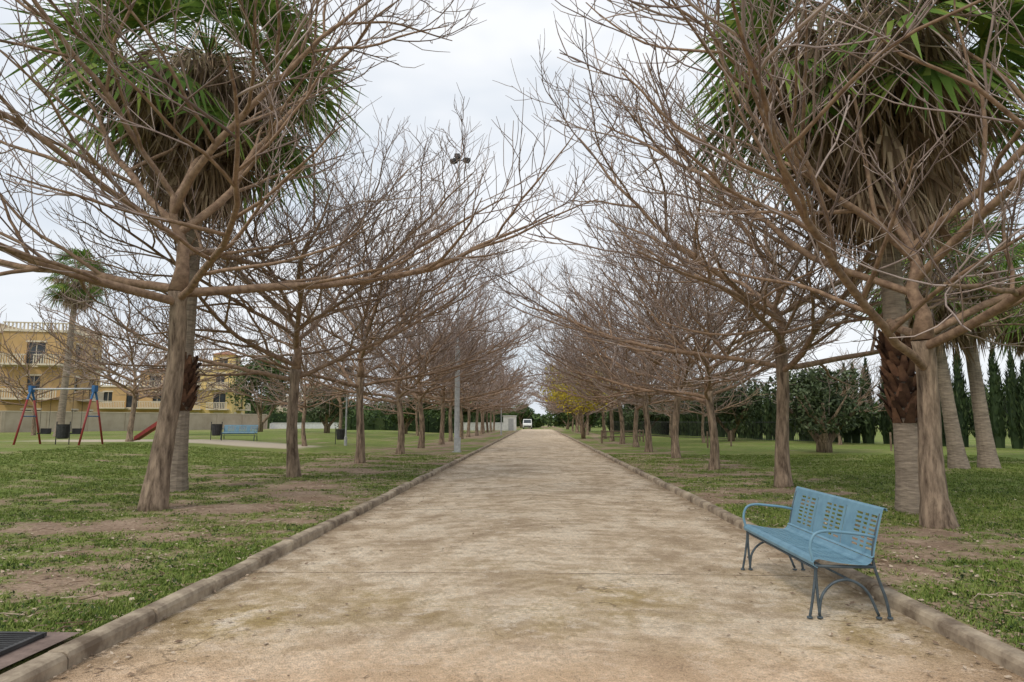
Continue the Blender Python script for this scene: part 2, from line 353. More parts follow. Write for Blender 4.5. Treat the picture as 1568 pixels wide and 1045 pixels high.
# ------------------------------------------------------------------ bare trees
def make_tree(seed,fork,nl=12,leader=1.5,R=5.8,lowel=8,trr=0.16,n2=11,n3=6,n4=5,lean=(0,0),maxel=60,tk=1.0):
    r=random.Random(seed); A=Acc()
    pts=[];rd=[]
    for i in range(17):
        t=i/16; pts.append(Vector((lean[0]*t+0.06*math.sin(t*5+seed)-0.06*math.sin(seed),lean[1]*t+0.05*math.cos(t*4+seed)-.05*math.cos(seed),-0.1+(fork+0.1)*t)))
        rd.append((trr*(1.0-0.2*t)+trr*0.5*math.exp(-t*10)+trr*0.12*math.exp(-t*3))*(1+0.06*r.uniform(-1,1)))
    rd[-1]*=1.2
    lp=[pts[-1]]; lr=[rd[-1]]
    for i in range(1,5):
        t=i/4; lp.append(pts[-1]+Vector((r.uniform(-.1,.1)*t*2,r.uniform(-.1,.1)*t*2,leader*t))); lr.append(rd[-1]*(0.8-0.5*t))
    A.tube(pts,rd,12,0); A.tube(lp,lr,9,1)
    up=Vector((0,0,1))
    cfg={1:(14,0.22),2:(8,0.25),3:(5,0.28),4:(3,0.30)}
    def grow(p,d,L,r0,lev,flat):
        nseg,jit=cfg[lev]; d=d.normalized(); p=p.copy(); P=[p.copy()]; D=[d.copy()]
        st=L/nseg; bend=r.uniform(-0.03,0.03); sdv=Vector((-d.y,d.x,0))
        for i in range(nseg):
            t=i/nseg
            k={1:0.004+0.055*t*t,2:0.03,3:0.10,4:0.18}[lev]
            d=d+Vector((r.gauss(0,1),r.gauss(0,1),r.gauss(0,0.7)))*jit*0.5+up*k+sdv*bend
            if lev==1 and d.z<flat: d.z+=0.05
            if d.z>0.9: d.z*=0.9
            d.normalize(); p=p+d*st; P.append(p.copy()); D.append(d.copy())
        rend={1:0.013,2:0.0085,3:0.0065,4:0.0045}[lev]*tk
        RR=[r0*(1-(i/nseg))**0.8+rend*(i/nseg)**0.6 if i else r0 for i in range(nseg+1)]
        A.tube(P,RR,{1:8,2:5,3:3,4:3}[lev],{1:1,2:1 if RR[0]>0.02 else 2,3:2,4:2}[lev],cap=False)
        if lev==4 or (lev==3 and n4==0): return
        nc={1:n2,2:n3,3:n4}[lev]; nc=int(nc*(0.8+0.4*r.random())+r.random())
        phase=r.random()*6.28
        for c in range(nc):
            t=(0.14 if lev==1 else 0.15)+(0.86 if lev==1 else 0.85)*((c+r.random()*0.8)/nc); t=min(t,0.99)
            f=t*nseg; i=int(f); q=P[i].lerp(P[i+1],f-i); dd=D[i+1]
            side=dd.cross(up)
            side=side.normalized() if side.length>1e-3 else Vector((1,0,0))
            u2=side.cross(dd).normalized()
            a=(0 if c%2 else math.pi)+r.gauss(0.0,0.65)
            if lev>=2: a=phase+c*2.4
            ax=side*math.cos(a)+u2*math.sin(a)
            if ax.z<-0.3: ax.z*=0.4
            th=rad(r.uniform(30,58))
            nd=dd*math.cos(th)+ax*math.sin(th)
            if lev==1: LL=R*r.uniform(0.34,0.6)*(1.0-0.4*t)
            elif lev==2: LL=L*r.uniform(0.4,0.7)*(1.0-0.3*t)
            else: LL=L*r.uniform(0.4,0.85)*(1.0-0.2*t)
            rc=RR[i]*{1:0.65,2:0.6,3:0.65}[lev]; rc=min(rc,{1:0.036,2:0.014,3:0.007}[lev]*tk)
            grow(q,nd,LL,max(rc,rend),lev+1,flat)
    az=r.random()*6.28
    for k in range(nl):
        t=k/(nl-1); az+=2.4+r.uniform(-.25,.25)
        el=rad(lowel+ (maxel-lowel)*t**1.5+r.uniform(-4,6))
        f=min(t*1.05,1)*4*0.98; i=min(int(f),3); q=lp[i].lerp(lp[i+1],f-i)
        if t<0.35: q=pts[-1]+Vector((0,0,r.uniform(-0.45,0.15)))
        d=Vector((math.cos(az)*math.cos(el),math.sin(az)*math.cos(el),math.sin(el)))
        grow(q,d,R*r.uniform(0.88,1.12)*(1-0.12*t),0.072*(1-0.3*t)*r.uniform(0.8,1.2)*trr/0.16,1,math.sin(rad(lowel)))
    return A.mesh('bare_tree',[M_trunk,M_limb,M_twig],True)
tL1=make_tree(11,3.75,11,1.7,7.0,6,0.17,11,5,4,(0.15,0),54)
tR1=make_tree(23,2.65,10,1.5,6.7,14,0.165,11,5,4,(-0.12,0),52)
tv=[make_tree(31,2.75,11,1.4,6.5,10,0.15,11,5,4),make_tree(47,2.95,11,1.4,6.6,8,0.15,11,5,4),make_tree(59,2.6,11,1.3,6.4,12,0.145,11,5,4)]
tf=[make_tree(71,2.8,10,1.4,6.4,10,0.15,10,6,0,tk=1.7),make_tree(83,2.7,10,1.4,6.3,11,0.15,10,6,0,tk=1.7)]
def put_tree(me,x,y,rot=0,s=1,name='bare_tree',sz=None,tilt=0.0):
    o=link(name,me,(x,y,gz(x,y)-0.02),rot,(s,s,sz or s)); o.rotation_euler=(rr.uniform(-1,1)*tilt,rr.uniform(-1,1)*tilt,rot); return o
put_tree(tL1,-6.46,11.5,0.6); put_tree(tR1,5.63,10.0,0.3)
yl=18.0;k=0
while yl<104:
    put_tree(tv[k%3] if yl<46 else tf[k%2],-6.3+rr.uniform(-.2,.2),yl,rr.random()*6.28,rr.uniform(0.96,1.06),sz=1.04,tilt=0.035); yl+=6.5; k+=1
yr=15.9;k=1
while yr<104:
    if not 62<yr<70: put_tree(tv[k%3] if yr<46 else tf[k%2],5.5+rr.uniform(-.15,.15),yr,rr.random()*6.28,rr.uniform(0.93,1.04),tilt=0.035)
    yr+=5.85; k+=1
for x,y,s in((-20.5,34,0.9),(-12.6,37,0.75),(-15,52,0.9),(-27,50,0.85),(-11.5,66,0.85),(-36,48,0.85),(11.5,48,0.7),(12.0,62,0.75),(19,44,0.65)):
    put_tree(tf[int(x*7)%2],x,y,x,s,tilt=0.03)

# ------------------------------------------------------------------ palms
def make_palm(seed,H,skirt_bot,crown_r=2.3,boots=None,tr=0.22,lean=(0,0),dead=170,green=42,skr=1.2):
    r=random.Random(seed); A=Acc()
    pts=[];rd=[]
    def P(t): return Vector((lean[0]*t,lean[1]*t,H*t))
    for i in range(25):
        t=i/24; p=P(t); p.z-=0.1*(1-t); pts.append(p)
        rd.append(tr*(0.92-0.25*t)*(1+0.035*(i%2))+tr*0.55*math.exp(-t*H*1.6))
    A.tube(pts,rd,14,0)
    if boots:
        z=boots[0]; k=0
        while z<boots[1]:
            for j in range(7):
                a=j*2*math.pi/7+k*0.45; t=z/H; c=P(t); rr_=tr*0.85
                o=Vector((math.cos(a),math.sin(a),0)); s=Vector((-math.sin(a),math.cos(a),0))
                b0=c+o*rr_; tip=b0+o*r.uniform(0.10,0.2)+Vector((0,0,0.20+r.random()*0.12))+s*r.uniform(-.12,.12)
                A.quad(b0-s*0.085,b0+s*0.085,tip+s*0.03,tip-s*0.03,2); A.quad(b0-s*0.085+o*.03,b0+s*0.085+o*.03,tip+s*0.03+o*.02,tip-s*0.03+o*.02,2)
            z+=0.085; k+=1
    def fan(o,d,pl,fr,n,spread,droop,mat,w0):
        d=d.normalized(); s=d.cross(Vector((0,0,1)))
        s=s.normalized() if s.length>1e-3 else Vector((1,0,0))
        s=(Matrix.Rotation(r.uniform(-.6,.6) if mat==3 else r.uniform(-1.5,1.5),3,d)@s); nrm=s.cross(d)
        mid=o+d*pl*0.5+Vector((0,0,0.04)); hub=o+d*pl+Vector((0,0,-droop*pl*0.25))
        A.tube([o,mid,hub],[0.02,0.014,0.009],3,mat,cap=False)
        for i in range(n):
            a=(i/(n-1)-0.5)*spread+r.uniform(-.04,.04); bd=d*math.cos(a)+s*math.sin(a)
            if mat==1: bd=(bd+nrm*r.uniform(-.22,.22)).normalized()
            Lb=fr*(0.78+0.22*math.cos(a))*r.uniform(0.75,1.1)
            pp=nrm.cross(bd).normalized()*w0*Lb
            m1=hub+bd*Lb*0.5+nrm*0.05*(1 if i%2 else -1)*0.4; m1.z-=droop*Lb*0.08
            tip=hub+bd*Lb*(1 if mat==3 else r.uniform(.75,1)); tip.z-=droop*Lb*r.uniform(0.3,0.6)
            e=pp*0.25
            A.quad(hub-e*0.4,hub+e*0.4,m1+pp,m1-pp,mat); A.quad(m1-pp,m1+pp,tip+e*0.15,tip-e*0.15,mat)
    top=P(1.0)
    for i in range(dead):
        u=r.random()**0.85; z=skirt_bot+1.1+(H-skirt_bot-1.1)*u; a=r.random()*6.28
        el=-rad(86-40*u**2+r.uniform(-14,6)); o=P(z/H)+Vector((math.cos(a),math.sin(a),0))*(tr*0.6)
        rr_=r.random()**0.7*skr*0.62*(0.4+0.6*u); o2=o+Vector((math.cos(a)*rr_,math.sin(a)*rr_,r.uniform(-.1,.15)))
        d=Vector((math.cos(a)*math.cos(el),math.sin(a)*math.cos(el),math.sin(el)))
        A.tube([o+Vector((0,0,0.1)),o2],[0.02,0.015],3,1,cap=False)
        fan(o2,d,r.uniform(0.2,0.8),r.uniform(0.6,1.15),12,rad(r.uniform(30,85)),0.6,1,0.03)
    for i in range(green):
        u=(i+0.5)/green; a=i*2.399; el=rad(78-116*u+r.uniform(-8,8))
        d=Vector((math.cos(a)*math.cos(el),math.sin(a)*math.cos(el),math.sin(el)))
        fan(top+d*0.15+Vector((0,0,0.1-0.4*u)),d,crown_r*0.55*r.uniform(.85,1.1),crown_r*0.5*r.uniform(.9,1.1),26,rad(r.uniform(160,220)),0.9,3,0.036)
    return A
PM=[M_palmtrunk,M_deadfrond,M_boot,M_frond]
def palm(A,x,y,rot=0):
    A.obj('fan_palm_tree',PM,loc=(x,y,gz(x,y)),rotz=rot)
palm(make_palm(1,9.9,6.2,3.5,(1.7,2.7),0.2,(0.1,0.2),420,56,2.1),-7.7,14.5)
palm(make_palm(2,8.7,4.7,3.3,(1.45,2.75),0.21,(-0.25,0.1),500,60,2.3),6.15,11.6)
palm(make_palm(3,11.2,8.6,2.2,None,0.25,(0.5,0),110,40,1.2),-32,45)
palm(make_palm(4,6.4,4.0,2.2,None,0.22,(-0.5,0.2),150,34,1.5),13.1,22)
palm(make_palm(5,6.8,4.2,2.2,None,0.23,(-0.3,0.3),150,34,1.5),14.2,22.3)
palm(make_palm(6,6.6,4.0,2.3,None,0.22,(0,0),150,34,1.5),18.4,26)

# ------------------------------------------------------------------ leafy vegetation
rsl=np.random.RandomState(77)
def cloud(c,rads,n,size):
    d=rsl.randn(n,3); d/=np.linalg.norm(d,axis=1)[:,None]
    rr_=(0.35+0.65*rsl.rand(n)**0.45)*(1+0.2*np.sin(d[:,0]*5+c[0])*np.sin(d[:,2]*4+c[1]*2))
    p=np.array(c)+d*rr_[:,None]*np.array(rads)
    a=rsl.randn(n,3); a/=np.linalg.norm(a,axis=1)[:,None]
    b_=np.cross(a,rsl.randn(n,3)); b_/=np.linalg.norm(b_,axis=1)[:,None]
    s=(size*(0.6+0.8*rsl.rand(n)))[:,None]
    return np.stack([p-a*s,p-b_*s*0.45,p+a*s,p+b_*s*0.45],1)
def crown(c,R,H,clumps,n,size):
    out=[]
    for i in range(clumps):
        d=rsl.randn(3); d/=np.linalg.norm(d); k=0.35+0.5*rsl.rand()
        q=np.array(c)+d*k*np.array([R,R,H]); q[2]=max(q[2],c[2]-H*0.7)
        s=0.28+0.2*rsl.rand(); out.append(cloud(q,(R*s,R*s,H*s*0.9),n,size))
    return np.concatenate(out)
def leafy_tree(name,x,y,th,R,H,mat,clumps=22,n=260,size=0.13,multi=3,tr=0.16,bark=M_trunk):
    e=empty(name,(x,y,gz(x,y))); A=Acc(); r=random.Random(int(x*31+y))
    for i in range(multi):
        a=i*6.28/multi+r.random(); L=Vector((math.cos(a),math.sin(a),0))
        A.tube([L*0.06-Vector((0,0,.1)),L*0.15+Vector((0,0,th*0.5)),L*R*0.25+Vector((0,0,th)),L*R*0.5+Vector((0,0,th+H*0.7))],[tr*1.4,tr,tr*0.7,tr*0.25],8)
        for j in range(3):
            b_=a+r.uniform(-1,1); q=L*R*0.25+Vector((0,0,th)); A.tube([q,q+Vector((math.cos(b_)*R*.3,math.sin(b_)*R*.3,H*.4)),q+Vector((math.cos(b_)*R*.6,math.sin(b_)*R*.6,H*.9))],[tr*.5,tr*.3,tr*.1],5)
    A.obj('trunk',[bark],parent=e,smooth=True)
    link('foliage',fast_mesh('foliage',crown((0,0,th+H*0.85),R,H,clumps,n,size),[mat]),parent=e)
    return e
leafy_tree('olive_tree',13.5,33,1.0,2.4,1.8,M_olive,26,260,0.11,3,0.24)
leafy_tree('olive_tree',14.5,52,1.2,3.0,1.9,M_olive,26,260,0.14)
leafy_tree('olive_tree',19.5,47,1.2,2.8,1.8,M_olive,24,260,0.14)
leafy_tree('olive_tree',11.5,72,1.3,3.0,2.0,M_olive,22,220,0.17)
leafy_tree('evergreen_tree',-26.5,65,1.6,3.2,3.6,M_ever,28,200,0.17,3)
leafy_tree('olive_tree',-18.5,60,1.2,2.6,1.7,M_olive,22,220,0.14)
leafy_tree('olive_tree',-13.5,70,1.2,2.8,1.8,M_ever,22,220,0.15)
leafy_tree('yellow_leaved_tree',3.9,58,1.9,3.3,2.6,M_yellow,32,130,0.13,3,0.1)
leafy_tree('evergreen_tree',-10.5,88,1.6,3.6,2.6,M_ever,24,220,0.2)
leafy_tree('evergreen_tree',7.5,100,1.4,3.6,2.8,M_ever,24,220,0.2)
leafy_tree('evergreen_tree',-7.5,118,1.6,3.6,2.8,M_ever,24,200,0.22)
leafy_tree('evergreen_tree',5.5,124,1.6,4,3.2,M_ever,24,200,0.22)
leafy_tree('evergreen_tree',-3.4,150,1.4,3,2.3,M_ever,18,200,0.24)
Q=[];core=Acc()
line=[(31,27),(27,35.5),(23,44),(19,56),(14.5,74),(10.5,98)]
def walk(line,step):
    out=[]
    for (x0,y0),(x1,y1) in zip(line,line[1:]):
        L=math.hypot(x1-x0,y1-y0); n=max(1,int(L/step))
        for i in range(n): out.append((x0+(x1-x0)*i/n,y0+(y1-y0)*i/n))
    return out
for i,(x,y) in enumerate(walk(line,0.75)):
    x+=rr.uniform(-.3,.3); y+=rr.uniform(-.2,.2)
    H=rr.uniform(4.2,5.9) if y<50 else rr.uniform(3.4,4.8)
    core.tube([(x,y,0),(x,y,H*0.25),(x,y,H*0.6),(x+rr.uniform(-.1,.1),y,H*0.93)],[0.25,0.34,0.27,0.04],7,0)
    n=700 if y<50 else 350
    t=rsl.rand(n); a=rsl.rand(n)*6.28; rad_=0.5*(np.clip(t*6,0.35,1))*(1-t**2.0)**0.85*(0.75+0.4*rsl.rand(n))
    p=np.stack([x+np.cos(a)*rad_,y+np.sin(a)*rad_,t*H+0.1],1)
    s=(0.09+0.10*rsl.rand(n))[:,None]*(1 if y<50 else 1.4)
    o=np.stack([np.cos(a)*.3,np.sin(a)*.3,np.ones(n)],1)+rsl.randn(n,3)*0.25
    tt=np.stack([-np.sin(a),np.cos(a),np.zeros(n)],1)+rsl.randn(n,3)*0.3
    Q.append(np.stack([p-o*s,p-tt*s*0.3,p+o*s*1.3,p+tt*s*0.3],1))
e=empty('cypress_hedge')
core.obj('light_block_core',[M_cyp],parent=e); link('foliage',fast_mesh('foliage',np.concatenate(Q),[M_cyp]),parent=e)  # added solid core hidden in the columns, stops light passing through the leaves
Q=[];core=Acc()
for x,y in walk([(-36,93),(-20,104),(-4.5,114)],1.3):
    Q.append(cloud((x,y,2.0),(1.1,1.0,1.5),320,0.17)); core.box((x,y,1.4),(1.5,1.2,2.4),0,0.6)
for x,y in walk([(-22,78),(-9,84)],1.3):
    Q.append(cloud((x,y,1.2+0.3),(1.0,0.9,1.4),260,0.16)); core.box((x,y,0.9),(1.2,1.0,2.0),0,0.4)
e=empty('clipped_hedge'); core.obj('light_block_core',[M_cyp],parent=e); link('foliage',fast_mesh('foliage',np.concatenate(Q),[M_ever]),parent=e)  # added boxes hidden inside the hedge, keep light from showing through
Q=[]
for i in range(150):
    a=rad(-62+124*i/149)+rr.uniform(-.01,.01); d=rr.uniform(150,190)
    x,y=math.sin(a)*d,math.cos(a)*d
    hh=rr.uniform(3.0,5.5) if abs(a)>0.05 else rr.uniform(1.8,3.0)
    for k in range(5): Q.append(cloud((x+rr.gauss(0,2.5),y,hh*rr.uniform(0.4,1.1)),(rr.uniform(2,3.5),2.5,hh*0.6),130,0.5))
link('distant_trees',fast_mesh('distant_trees',np.concatenate(Q),[M_ever]))
e=empty('dry_shrub',(17.2,23,0.1)); link('foliage',fast_mesh('foliage',crown((0,0,0.4),0.9,0.6,14,160,0.07),[M_litter]),parent=e)
W=[]
for i in range(1500):
    y=4.9+rr.random()**1.6*14; s=rr.choice((-1,1)); x=s*(3.2+rr.random()*7)
    if gmask(x,y)<0.45 or abs(x)>y*0.8+1: continue
    W.append(cloud((x,y,gz(x,y)+0.015),(0.05+rr.random()*0.08,0.05+rr.random()*0.08,0.02),14,0.018))
link('lawn_weeds',fast_mesh('lawn_weeds',np.concatenate(W),[M_ever]))

# ------------------------------------------------------------------ bench
def bench(name,loc,rotz=0,sc=1.0):
    e=empty(name,loc,rotz); e.scale=(sc,sc,sc); Lb=1.82
    def sheet(nm,prof,ycells,holes):
        v=[(x,y,z) for y in ycells for x,z in prof]; n=len(prof); f=[]
        for j in range(len(ycells)-1):
            for i in range(n-1):
                if not holes(i,j): f.append((j*n+i,j*n+i+1,(j+1)*n+i+1,(j+1)*n+i))
        me=bpy.data.meshes.new(nm); me.from_pydata(v,[],f); me.materials.append(M_blue)
        o=link(nm,me,parent=e); md=o.modifiers.new('s','SOLIDIFY'); md.thickness=0.005; md.offset=0
        return o
    def alt(total,solid,hole,m0,m1):
        ys_=[0,m0]; y=m0; st=[True]
        while y+hole+solid<=total-m1+1e-6:
            ys_.append(y+hole); st.append(False); ys_.append(y+hole+solid); st.append(True); y+=hole+solid
        ys_.append(total); st.append(True); 
        return ys_,st
    front=[(0.035,0.385),(0.008,0.40),(0.0,0.425),(0.012,0.447),(0.045,0.456)]
    prof=front[:]; hs=[False]*4
    x=0.045; 
    while x<0.40:
        for w,h in((0.046,True),(0.016,False)):
            x+=w; t=(x-0.045)/0.4; prof.append((x,0.456-0.045*math.sin(min(t,1)*1.75))); hs.append(h)
    prof+= [(x+0.025,0.425),(x+0.045,0.455)]; hs+=[False,False]
    ys_,st=alt(Lb,0.018,0.026,0.05,0.04)
    def yh(j):
        if st[j]: return False
        m_=(ys_[j]+ys_[j+1])/2
        return not any(abs(m_-q)<0.03 for q in(Lb/3,2*Lb/3))
    sheet('seat',prof,ys_,lambda i,j:hs[i] and yh(j))
    xb0,zb0,xb1,zb1=0.475,0.475,0.565,0.835
    prof=[(xb0-0.02,zb0-0.012),(xb0,zb0)]; hb=[False]
    rows=8; 
    def bp(t): return (xb0+(xb1-xb0)*(t**1.2),zb0+(zb1-zb0)*t)
    t=0.10; prof.append(bp(t)); hb.append(False)
    for r_ in range(rows):
        prof.append(bp(t+0.05)); hb.append(True); prof.append(bp(t+0.10)); hb.append(False); t+=0.10
    prof+= [bp(1.0),(xb1+0.012,zb1+0.014),(xb1+0.03,zb1+0.010),(xb1+0.034,zb1-0.01)]; hb+=[False]*4
    yc=[0.0]; sy=[]
    pw=Lb/3
    for pnl in range(3):
        y0=pnl*pw
        for a_,h_ in((0.05,False),(0.105,True),(0.035,False),(0.07,True),(0.035,False),(0.105,True)):
            y0+=a_; yc.append(y0); sy.append(h_)
        yc.append((pnl+1)*pw-0.008); sy.append(False)
        if pnl<2: yc.append((pnl+1)*pw+0.008); sy.append('gap'); 
    yc[-1]=Lb
    ok=[yc[0]];so=[]
    for q,s_ in zip(yc[1:],sy):
        if q>ok[-1]+1e-4: ok.append(q); so.append(s_)
    sheet('backrest',prof,ok,lambda i,j:(so[j] is True and hb[i]) or (so[j]=='gap' and 1<=i<len(prof)-5))
    def arc(pts,n=5):
        P=[Vector(p) for p in pts]; P=[P[0]*2-P[1]]+P+[P[-1]*2-P[-2]]; out=[]
        for i in range(1,len(P)-2):
            for k in range(n):
                t=k/n; a,b_,c,d=P[i-1],P[i],P[i+1],P[i+2]
                out.append(0.5*((2*b_)+(c-a)*t+(2*a-5*b_+4*c-d)*t*t+(3*b_-a-3*c+d)*t**3))
        out.append(P[-2]); return out
    for nm,y in(('frame_near',0.03),('frame_far',Lb-0.03)):
        A=Acc()
        A.tube(arc([(-0.035,y,0.0),(-0.01,y,0.12),(0.02,y,0.30),(0.03,y,0.41)]),0.0115,8)
        A.tube(arc([(0.045,y,0.0),(0.035,y,0.15),(0.03,y,0.30),(0.035,y,0.41)]),0.0115,8)
        A.tube(arc([(0.04,y+.0,0.02),(0.07,y,0.17),(0.17,y,0.27),(0.30,y,0.285),(0.42,y,0.20),(0.50,y,0.02)]),0.0115,8)
        A.tube(arc([(0.585,y,0.0),(0.56,y,0.15),(0.50,y,0.34),(0.478,y,0.46),(0.50,y,0.60),(0.56,y,0.80)]),0.0125,8)
        A.tube([(0.03,y,0.395),(0.25,y,0.39),(0.49,y,0.39)],0.013,8)
        for fx in(-0.035,0.045,0.50,0.585): A.tube([(fx,y,-0.003),(fx,y,0.010)],0.022,10)
        A.obj(nm,[M_frame],parent=e,smooth=True)
        B=Acc(); B.tube(arc([(0.015,y,0.43),(-0.005,y,0.54),(0.03,y,0.635),(0.12,y,0.665),(0.26,y,0.655),(0.40,y,0.64),(0.505,y,0.62)]),0.0125,8)
        B.obj('armrest_'+nm[6:],[M_blue],parent=e,smooth=True)
    C=Acc(); C.tube([(0.30,0.03,0.285),(0.30,Lb-0.03,0.285)],0.010,8); C.tube([(0.49,0.03,0.39),(0.49,Lb-0.03,0.39)],0.012,8); C.tube([(0.03,0.03,0.375),(0.03,Lb-0.03,0.375)],0.012,8)
    C.obj('crossbars',[M_frame],parent=e,smooth=True)
    return e
bench('park_bench',(2.17,5.63,0.016))
bench('park_bench',(-16.0,38.5,gz(-16,38.5)+0.02),rad(95),1.05)

# ------------------------------------------------------------------ lamps & poles
def lamp_mast(x,y,H,rb,heads):
    e=empty('street_lamp',(x,y,gz(x,y))); A=Acc()
    A.tube([(0,0,-0.1),(0,0,5.0)],[rb,rb*0.85],14); A.tube([(0,0,5.0),(0,0,5.1)],[rb*.85,rb*.5],14); A.tube([(0,0,5.1),(0,0,H)],[rb*0.42,rb*0.22],12)
    A.box((0,0,0.01),(0.42,0.42,0.04)); A.obj('pole',[M_galv],parent=e,smooth=False)
    B=Acc(); B.box((0.05,-rb-.06,0.35),(0.3,0.2,0.7)); B.obj('service_box',[M_galv],parent=e)
    C=Acc()
    for i in range(heads):
        a=i*2*math.pi/heads+0.4; d=Vector((math.cos(a),math.sin(a),0))
        C.tube([(0,0,H-0.1),tuple(d*0.25+Vector((0,0,H)))],0.03,6); c=d*0.38+Vector((0,0,H)); C.box(c,(0.34,0.26,0.16),0,a); C.box(c+Vector((0,0,-.11)),(0.26,0.2,0.05),1,a)
    C.obj('floodlights',[M_dark,M_glass],parent=e)
lamp_mast(-3.85,33,14.6,0.14,3)
def post_top(x,y,H=4.2):
    e=empty('street_lamp',(x,y,gz(x,y))); A=Acc(); A.tube([(0,0,-.1),(0,0,0.5),(0,0,0.52),(0,0,H)],[0.09,0.09,0.05,0.045],10); A.obj('pole',[M_galv],parent=e)
    B=Acc(); B.tube([(0,0,H),(0,0,H+.1),(0,0,H+.35),(0,0,H+.42)],[0.07,0.2,0.26,0.05],12); B.obj('lantern',[M_dark],parent=e)
post_top(-11.2,40); post_top(-3.9,75,5); post_top(-13.5,37.5,4.5)
def bin_(x,y):
    e=empty('litter_bin',(x,y,gz(x,y))); A=Acc()
    A.tube([(0,0,0.25),(0,0,0.3),(0,0,0.85),(0,0,0.88)],[0.2,0.23,0.27,0.28],14,0); A.obj('bucket',[M_dark],parent=e)
    B=Acc(); 
    for s in(-.3,.3): B.tube([(s,0,-.05),(s,0,1.0)],0.022,7)
    B.tube([(-.3,0,.8),(.3,0,.8)],0.015,6); B.obj('stand',[M_dark],parent=e)
bin_(-17.5,37); bin_(-20.8,29.5); bin_(-11.8,41)

# ------------------------------------------------------------------ playground
def swing(x0,x1,y,H=2.45):
    cx=(x0+x1)/2; e=empty('swing_set',(cx,y,gz(cx,y)),rad(-4)); w=(x1-x0)/2; A=Acc();B=Acc();C=Acc()
    for s in(-w,w):
        for k in(-.75,.75):
            A.tube([(s,k,-.1),(s,k*0.25,H-0.5)],0.042,8); B.tube([(s,k*0.25,H-0.5),(s,0,H)],0.047,8)
        B.box((s,0,H-.02),(0.14,0.22,0.28)); B.tube([(s,-.38,H*.5),(s,.38,H*.5)],0.025,6)
    C.tube([(-w,0,H-.03),(w,0,H-.03)],0.04,8)
    A.obj('legs',[M_red],parent=e,smooth=True); B.obj('frame_tops',[M_bluep],parent=e); C.obj('crossbar',[M_galv],parent=e,smooth=True)
    D=Acc()
    for c in(-.75,.75):
        for k in(-.22,.22): D.tube([(c+k,0,H-.05),(c+k,0,0.5)],0.008,4)
        D.box((c,0,0.48),(0.5,0.2,0.05)); D.box((c,.1,0.6),(0.5,0.03,0.2))
    D.obj('swing_seats',[M_rubber],parent=e)
swing(-22.3,-19.3,29.3)
e=empty('playground_slide',(-17.3,31,gz(-17.3,31)),rad(185)); A=Acc()
A.quad((0,-.25,.9),(0,.25,.9),(1.0,.25,.2),(1.0,-.25,.2)); 
for s in(-.27,.27): A.quad((0,s,.88),(0,s,1.08),(1.02,s,.36),(1.02,s,.18))
A.quad((1.0,-.25,.2),(1.0,.25,.2),(1.3,.25,.15),(1.3,-.25,.15)); A.obj('chute',[M_red],parent=e)
B=Acc()
for s in(-.27,.27): B.tube([(-.45,s,-.1),(-.05,s,.9),(-.05,s,1.4)],0.03,7)
for k in range(4): B.tube([(-.40+k*.09,-.27,.15+k*.22),(-.40+k*.09,.27,.15+k*.22)],0.02,6)
B.obj('ladder',[M_bluep],parent=e)

# ------------------------------------------------------------------ walls, fences
def long_wall(name,pts,H,mat,cop,base=0.0):
    A=Acc();B=Acc()
    for (x0,y0),(x1,y1) in zip(pts,pts[1:]):
        L=math.hypot(x1-x0,y1-y0); a=math.atan2(y1-y0,x1-x0); n=max(1,int(L/4))
        A.box(((x0+x1)/2,(y0+y1)/2,base+H/2),(L,0.22,H),0,a); B.box(((x0+x1)/2,(y0+y1)/2,base+H+0.04),(L,0.32,0.08),0,a)
        for i in range(n+1): A.box((x0+(x1-x0)*i/n,y0+(y1-y0)*i/n,base+H/2-.01),(0.35,0.34,H),0,a)
    e=empty(name); A.obj('wall',[mat],parent=e); B.obj('coping',[cop],parent=e)
long_wall('garden_wall',[(-60,47),(-48,60),(-36,90)],2.3,M_wall,M_cream,0.1)
long_wall('white_boundary_wall',[(-35.6,91),(-18,102),(-4.2,112)],1.25,M_white,M_white)
A=Acc()
for x,y in walk([(8.5,80),(12,64),(15.5,56),(20,49)],0.16): A.tube([(x,y,0),(x,y,1.55)],0.012,4)
for z in(0.15,1.45): A.tube([(8.5,80,z),(12,64,z),(15.5,56,z),(20,49,z)],0.025,5)
A.obj('metal_fence',[M_dark])
A=Acc()
for x,y in walk([(4.3,46),(7.5,49),(7.5,54)],1.6): A.tube([(x,y,0),(x,y,0.95)],0.06,7)
for z in(0.5,0.85): A.tube([(4.3,46,z),(7.5,49,z),(7.5,54,z)],0.04,6)
A.obj('wooden_fence',[M_wood])
A=Acc()
for q in((9.3,38),(17.6,35),(11.4,41)): A.tube([(q[0],q[1],-.1),(q[0],q[1],1.0)],0.05,8)
A.obj('wooden_posts',[M_wood])

